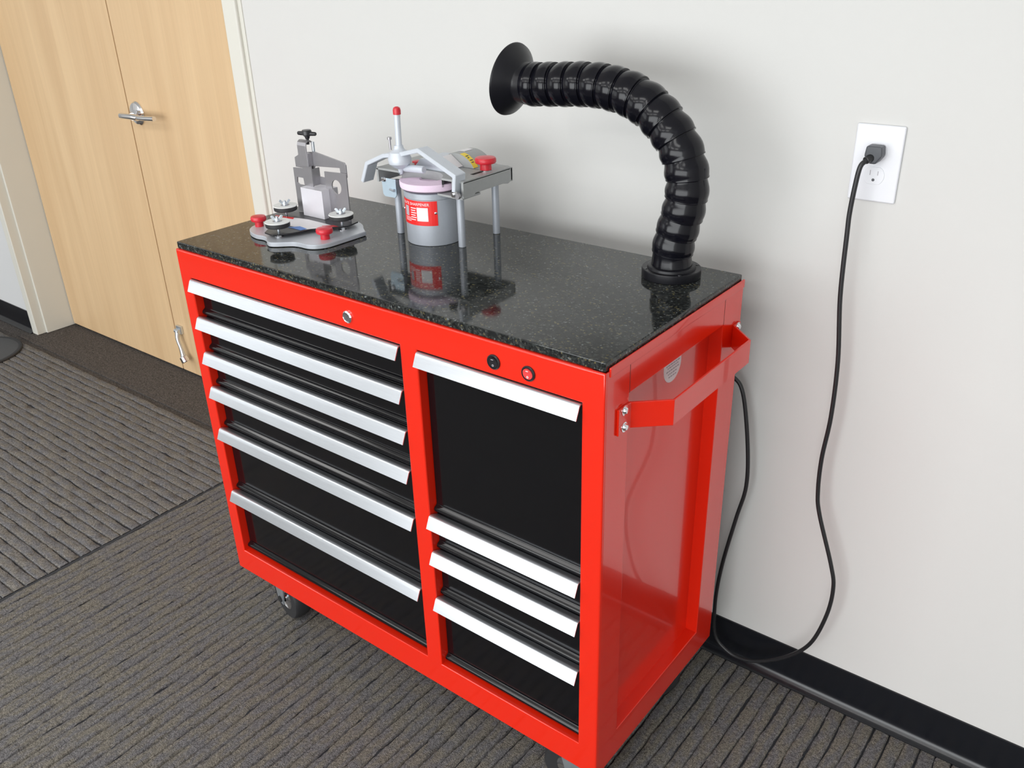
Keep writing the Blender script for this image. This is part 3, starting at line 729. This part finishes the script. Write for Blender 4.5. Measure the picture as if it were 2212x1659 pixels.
# raised black plate
bp = [(0.166, 0.108), (0.197, 0.104), (0.214, 0.128), (0.2225, 0.150), (0.2310, 0.180), (0.268, 0.2190), (0.278, 0.236), (0.272, 0.270), (0.245, 0.282), (0.150, 0.275), (0.090, 0.245), (0.074, 0.222), (0.078, 0.200), (0.105, 0.180), (0.150, 0.130)]
obj('black_plate', prism(bp, 2, ZB + 0.0070, ZB + 0.0100, 0.0006), 'black_plastic', jg)
zs = ZB + 0.0101
def quad(name, pts, mat, par, z=zs, th=0.0003):
    o = obj(name, prism(pts, 2, z, z + th), mat, par, smooth=False); return o
stk = quad('sticker', [(0.088, 0.204), (0.112, 0.182), (0.160, 0.168), (0.2215, 0.168), (0.262, 0.217), (0.225, 0.2195), (0.170, 0.221), (0.145, 0.2165), (0.130, 0.212)], 'label_white', jg)
stk['label'] = 'red white and blue sticker'
quad('sticker_red', [(0.080, 0.205), (0.090, 0.198), (0.140, 0.204), (0.132, 0.214)], 'label_red', stk, zs + 0.0003)
quad('sticker_red', [(0.232, 0.204), (0.246, 0.200), (0.266, 0.2195), (0.250, 0.2205)], 'label_red', stk, zs + 0.0003)
quad('sticker_blue', [(0.180, 0.158), (0.220, 0.158), (0.2225, 0.172), (0.196, 0.176)], 'label_blue', stk, zs + 0.0003)
# discs with wing nuts, studs and base nuts
def disc(x, y, zt):
    d = obj('roller', lathe([(0, 0), (0.0225, 0), (0.0245, 0.001), (0.0250, 0.003), (0.0250, 0.0085), (0.0240, 0.010), (0, 0.010)], (x, y, zt - 0.0115), (0, 0, 1), 40), 'rubber', jg)
    d['label'] = 'black roller with a white top disc'
    obj('top_disc', lathe([(0, 0), (0.0255, 0), (0.0262, 0.0006), (0.0255, 0.0018), (0, 0.0018)], (x, y, zt - 0.0018), (0, 0, 1), 40), 'white_disc', d)
    obj('washer', lathe([(0, 0), (0.0095, 0), (0.0095, 0.0007), (0, 0.0007)], (x, y, zt), (0, 0, 1), 24), 'sheet_steel', d)
    bm = lathe([(0, 0), (0.0052, 0), (0.0045, 0.006), (0, 0.006)], (x, y, zt + 0.0005), (0, 0, 1), 18)
    a = R(random.uniform(20, 60)); c, s = math.cos(a), math.sin(a)
    for sg in (-1, 1):
        w = prism([(sg * 0.003, 0.001), (sg * 0.0065, 0.002), (sg * 0.0125, 0.0095), (sg * 0.0105, 0.0125), (sg * 0.0075, 0.0120), (sg * 0.003, 0.006)], 1, -0.0014, 0.0014, 0.0005)
        for v in w.verts: v.co = Vector((x + v.co.x * c - v.co.y * s, y + v.co.x * s + v.co.y * c, zt + v.co.z))
        merge(bm, w)
    obj('wing_nut', bm, 'zinc', d)
    obj('stud', cyl((x, y, ZB), (x, y, zt + 0.010), 0.0028, 12), 'zinc', d)
    bm = lathe([(0, 0), (0.0092, 0), (0.0092, 0.0014), (0.0062, 0.0016), (0.0062, 0.0058), (0, 0.0058)], (x, y, ZB), (0, 0, 1), 6)
    lathe([(0, 0), (0.0092, 0), (0.0092, 0.0012), (0, 0.0012)], (x, y, ZB), (0, 0, 1), 24, dst=bm)
    obj('base_nut', bm, 'chrome', d)
disc(0.188, 0.1270, 1.0345); disc(0.263, 0.2330, 1.0365); disc(0.100, 0.2190, 1.0345)
# red mushroom feet knobs
o = mush(0.090, 0.1525, ZB, 0.0165, 0.0235, 'red_knob', 'red_plastic', jg); o['label'] = 'red mushroom knob'
o = mush(0.281, 0.1690, ZB, 0.0175, 0.0235, 'red_knob', 'red_plastic', jg)
# upright brackets
ZK = ZB + 0.0102
bm = sheet([(0.134, 0.2405), (0.2005, 0.2405), (0.2005, 0.285)], 2, ZK, 1.0735, 0.0022, 0.0004)
B((0.134, 0.2405, 1.0715), (0.2005, 0.285, 1.0735), dst=bm)
ub = obj('front_bracket', bm, 'bracket_alu', jg, angle=25); ub['label'] = 'bright folded aluminium bracket'
def plate_hole(x0, x1, z0, z1, y0, y1, hole, extra=None):
    """upright plate with one hole (list of points), top outline may be given"""
    outer = extra
    cx = sum(p[0] for p in hole) / len(hole); cz = sum(p[1] for p in hole) / len(hole)
    def hit(poly, ang):
        d = (math.cos(ang), math.sin(ang)); best = None
        for i in range(len(poly)):
            ax_, az_ = poly[i]; bx_, bz_ = poly[(i + 1) % len(poly)]
            ex, ez = bx_ - ax_, bz_ - az_; det = d[0] * -ez + d[1] * ex
            if abs(det) < 1e-12: continue
            t = ((ax_ - cx) * -ez + (az_ - cz) * ex) / det
            u = (d[0] * (az_ - cz) - d[1] * (ax_ - cx)) / det
            if t > 1e-9 and -1e-6 <= u <= 1 + 1e-6 and (best is None or t < best): best = t
        return (cx + d[0] * best, cz + d[1] * best)
    angs = sorted(set(round(math.atan2(p[1] - cz, p[0] - cx), 6) for p in list(hole) + list(outer)))
    bm = bmesh.new(); n = len(angs)
    O_ = [hit(outer, a) for a in angs]; H_ = [hit(hole, a) for a in angs]
    vo = [[bm.verts.new((p[0], y, p[1])) for p in O_] for y in (y0, y1)]; vh = [[bm.verts.new((p[0], y, p[1])) for p in H_] for y in (y0, y1)]
    for i in range(n):
        j = (i + 1) % n
        for q in (0, 1): bm.faces.new((vo[q][i], vo[q][j], vh[q][j], vh[q][i]))
        bm.faces.new((vo[0][i], vo[1][i], vo[1][j], vo[0][j])); bm.faces.new((vh[0][i], vh[1][i], vh[1][j], vh[0][j]))
    return bm
sq = [(0.1050, 1.0770), (0.1070, 1.0890), (0.1270, 1.0890), (0.1285, 1.0735), (0.1110, 1.0735)]
bm = plate_hole(0, 0, 0, 0, 0.2565, 0.2590, sq, [(0.097, ZK), (0.157, ZK), (0.157, 1.1175), (0.136, 1.1195), (0.128, 1.1100), (0.097, 1.1085)])
obj('left_plate', bm, 'sheet_steel', jg, angle=25)
ci = [(0.2275 + 0.0145 * math.cos(2 * math.pi * k / 28), 1.0815 + 0.0150 * math.sin(2 * math.pi * k / 28)) for k in range(28)]
bm = plate_hole(0, 0, 0, 0, 0.2600, 0.2625, ci, [(0.1925, ZK), (0.2600, ZK), (0.2610, 1.1110), (0.2580, 1.1135), (0.1935, 1.1105)])
obj('right_plate', bm, 'sheet_steel', jg, angle=25)
arm = [(0.097, 1.1085), (0.097, 1.129), (0.124, 1.1425), (0.166, 1.1475), (0.254, 1.1345), (0.258, 1.130), (0.258, 1.104), (0.240, 1.104), (0.239, 1.122), (0.160, 1.1165), (0.152, 1.100), (0.124, 1.1085)]
obj('cross_arm', prism(arm, 1, 0.2640, 0.2670, 0.0004), 'sheet_steel', jg, angle=25)
bm = prism([(0.155, 1.075), (0.189, 1.075), (0.189, 1.092), (0.155, 1.092)], 1, 0.276, 0.2785); B((0.155, 0.258, 1.075), (0.1575, 0.2785, 1.1115), dst=bm)
obj('inner_channel', bm, 'sheet_steel', jg, smooth=False)
bm = sheet([(0.2520, 1.117), (0.2520, 1.160), (0.2535, 1.166), (0.2580, 1.1695), (0.2640, 1.1695), (0.2690, 1.1660)], 0, 0.127, 0.1545, 0.0028, 0.0004)
B((0.126, 0.2520, 1.117), (0.1555, 0.2640, 1.1445), 0.0006, dst=bm)
cb = obj('clamp_bracket', bm, 'sheet_steel', jg, angle=30)
bm = cyl((0.150, 0.262, 1.162), (0.1505, 0.262, 1.180), 0.0032, 14)
lathe([(0.0045, 0), (0.0055, 0.004), (0.0105, 0.0085), (0.0105, 0.0150), (0.009, 0.018), (0, 0.0185)], (0.1505, 0.262, 1.174), (0, 0, 1), 24, dst=bm)
tube([Vector((0.1505 + t, 0.262 + t * 0.28, 1.1845)) for t in (-0.0215, -0.020, -0.012, 0, 0.012, 0.020, 0.0215)], [0.0030, 0.0040, 0.0045, 0.005, 0.0045, 0.0040, 0.0030], 12, dst=bm)
o = obj('tee_knob', bm, 'black_plastic', jg); o['label'] = 'black T-shaped clamp knob'
obj('clamp_screw', cyl((0.1535, 0.272, 1.140), (0.1535, 0.272, 1.166), 0.0035, 12), 'zinc', jg)

# ------------------------------------------------------------------ wall outlet, plug and cord
OX, OZ = 1.2212, 1.1828
ou = thing('wall_outlet', 'white duplex wall outlet on an oversize white cover plate', 'outlet', (OX, WY, OZ))
pw_, ph_ = 0.0398, 0.0640
bm = B((OX - pw_, WY - 0.0055, OZ - ph_), (OX + pw_, WY, OZ + ph_), 0.003, 3); obj('cover_plate', bm, 'outlet_white', ou)
for s in (1, -1):
    zc = OZ + s * 0.0195
    pts = [(OX + 0.0172 * math.cos(R(t)), zc + max(-0.0145, min(0.0145, 0.0172 * math.sin(R(t))))) for t in range(0, 360, 9)]
    rc = obj('receptacle', prism(pts, 1, WY - 0.0068, WY - 0.004, 0.0004), 'outlet_white', ou)
    if s < 0:
        bm = B((OX - 0.0070, WY - 0.0070, zc + 0.0005), (OX - 0.0058, WY - 0.0066, zc + 0.0090)); B((OX + 0.0058, WY - 0.0070, zc + 0.0010), (OX + 0.0070, WY - 0.0066, zc + 0.0080), dst=bm)
        obj('slot', bm, 'ink_soft', rc, smooth=False)
        obj('ground_hole', lathe([(0, 0), (0.0025, 0), (0.0025, 0.0003), (0, 0.0003)], (OX, WY - 0.0068, zc - 0.0072), (0, -1, 0), 14), 'ink', rc)
pz = OZ + 0.0205
cord = thing('power_cord', 'black power cord looping from the outlet down to the back of the cabinet', 'cord', (1.2, 0.56, 0.02))
bm = prism([(OX - 0.0125, pz + 0.0125), (OX - 0.0145, pz - 0.004), (OX - 0.006, pz - 0.0165), (OX + 0.006, pz - 0.0165), (OX + 0.0145, pz - 0.004), (OX + 0.0125, pz + 0.0125)], 1, WY - 0.030, WY - 0.0068, 0.003)
pl_ = obj('plug', bm, 'plug_grey', cord); pl_['label'] = 'grey-black right-angle plug'
bm = cyl((OX - 0.002, WY - 0.024, pz - 0.006), (OX - 0.008, WY - 0.0385, pz - 0.010), 0.0072, 18, 0.0062, bev=0.001)
obj('strain_relief', bm, 'cord_black', pl_)
cy = 0.545
cpts = [(OX - 0.007, WY - 0.036, pz - 0.0095), (OX - 0.0135, 0.5470, pz - 0.020), (1.2045, cy, 1.150), (1.2022, cy, 1.105), (1.2030, cy, 1.070), (1.2073, cy, 0.955), (1.2204, cy, 0.8314), (1.2234, cy, 0.7165), (1.2181, cy, 0.6229), (1.2205, cy, 0.5491), (1.230, cy, 0.4979), (1.2682, cy, 0.389), (1.2803, cy, 0.3357), (1.2761, cy, 0.2605), (1.2529, cy, 0.172), (1.2087, cy, 0.1103), (1.1491, cy, 0.0629), (1.1058, cy, 0.0467), (1.0709, cy, 0.0511), (1.039, cy, 0.0829), (1.0313, cy, 0.175), (1.0389, cy, 0.2837), (1.0595, cy, 0.4166), (1.074, cy, 0.5045), (1.0673, cy, 0.6029), (1.0464, cy, 0.7137), (1.0215, 0.543, 0.7459), (0.985, 0.525, 0.765), (0.955, 0.492, 0.770), (0.945, CD + 0.0015, 0.770)]
cpath = catmull([Vector(p) for p in cpts], 8)
obj('cable', tube(cpath, 0.0042, 14), 'cord_black', cord)

# ------------------------------------------------------------------ round floor stand at the left edge
sx, sy = -2.333, 0.338
fs = thing('floor_stand', 'round dark grey floor stand base with a black rim beside the door', 'stand', (sx, sy, 0.0))
obj('base_disc', lathe([(0, 0.018), (0.05, 0.017), (0.165, 0.008), (0.170, 0.004), (0.170, 0.001), (0, 0.001)], (sx, sy, 0), (0, 0, 1), 56), 'stand_grey', fs)
obj('rim', lathe([(0.168, 0.0), (0.181, 0.0), (0.183, 0.003), (0.180, 0.008), (0.172, 0.010), (0.166, 0.008), (0.168, 0.0)], (sx, sy, 0), (0, 0, 1), 56), 'rubber', fs)
obj('pole', cyl((sx, sy, 0.015), (sx, sy, 1.3), 0.013, 20), 'stand_grey', fs)
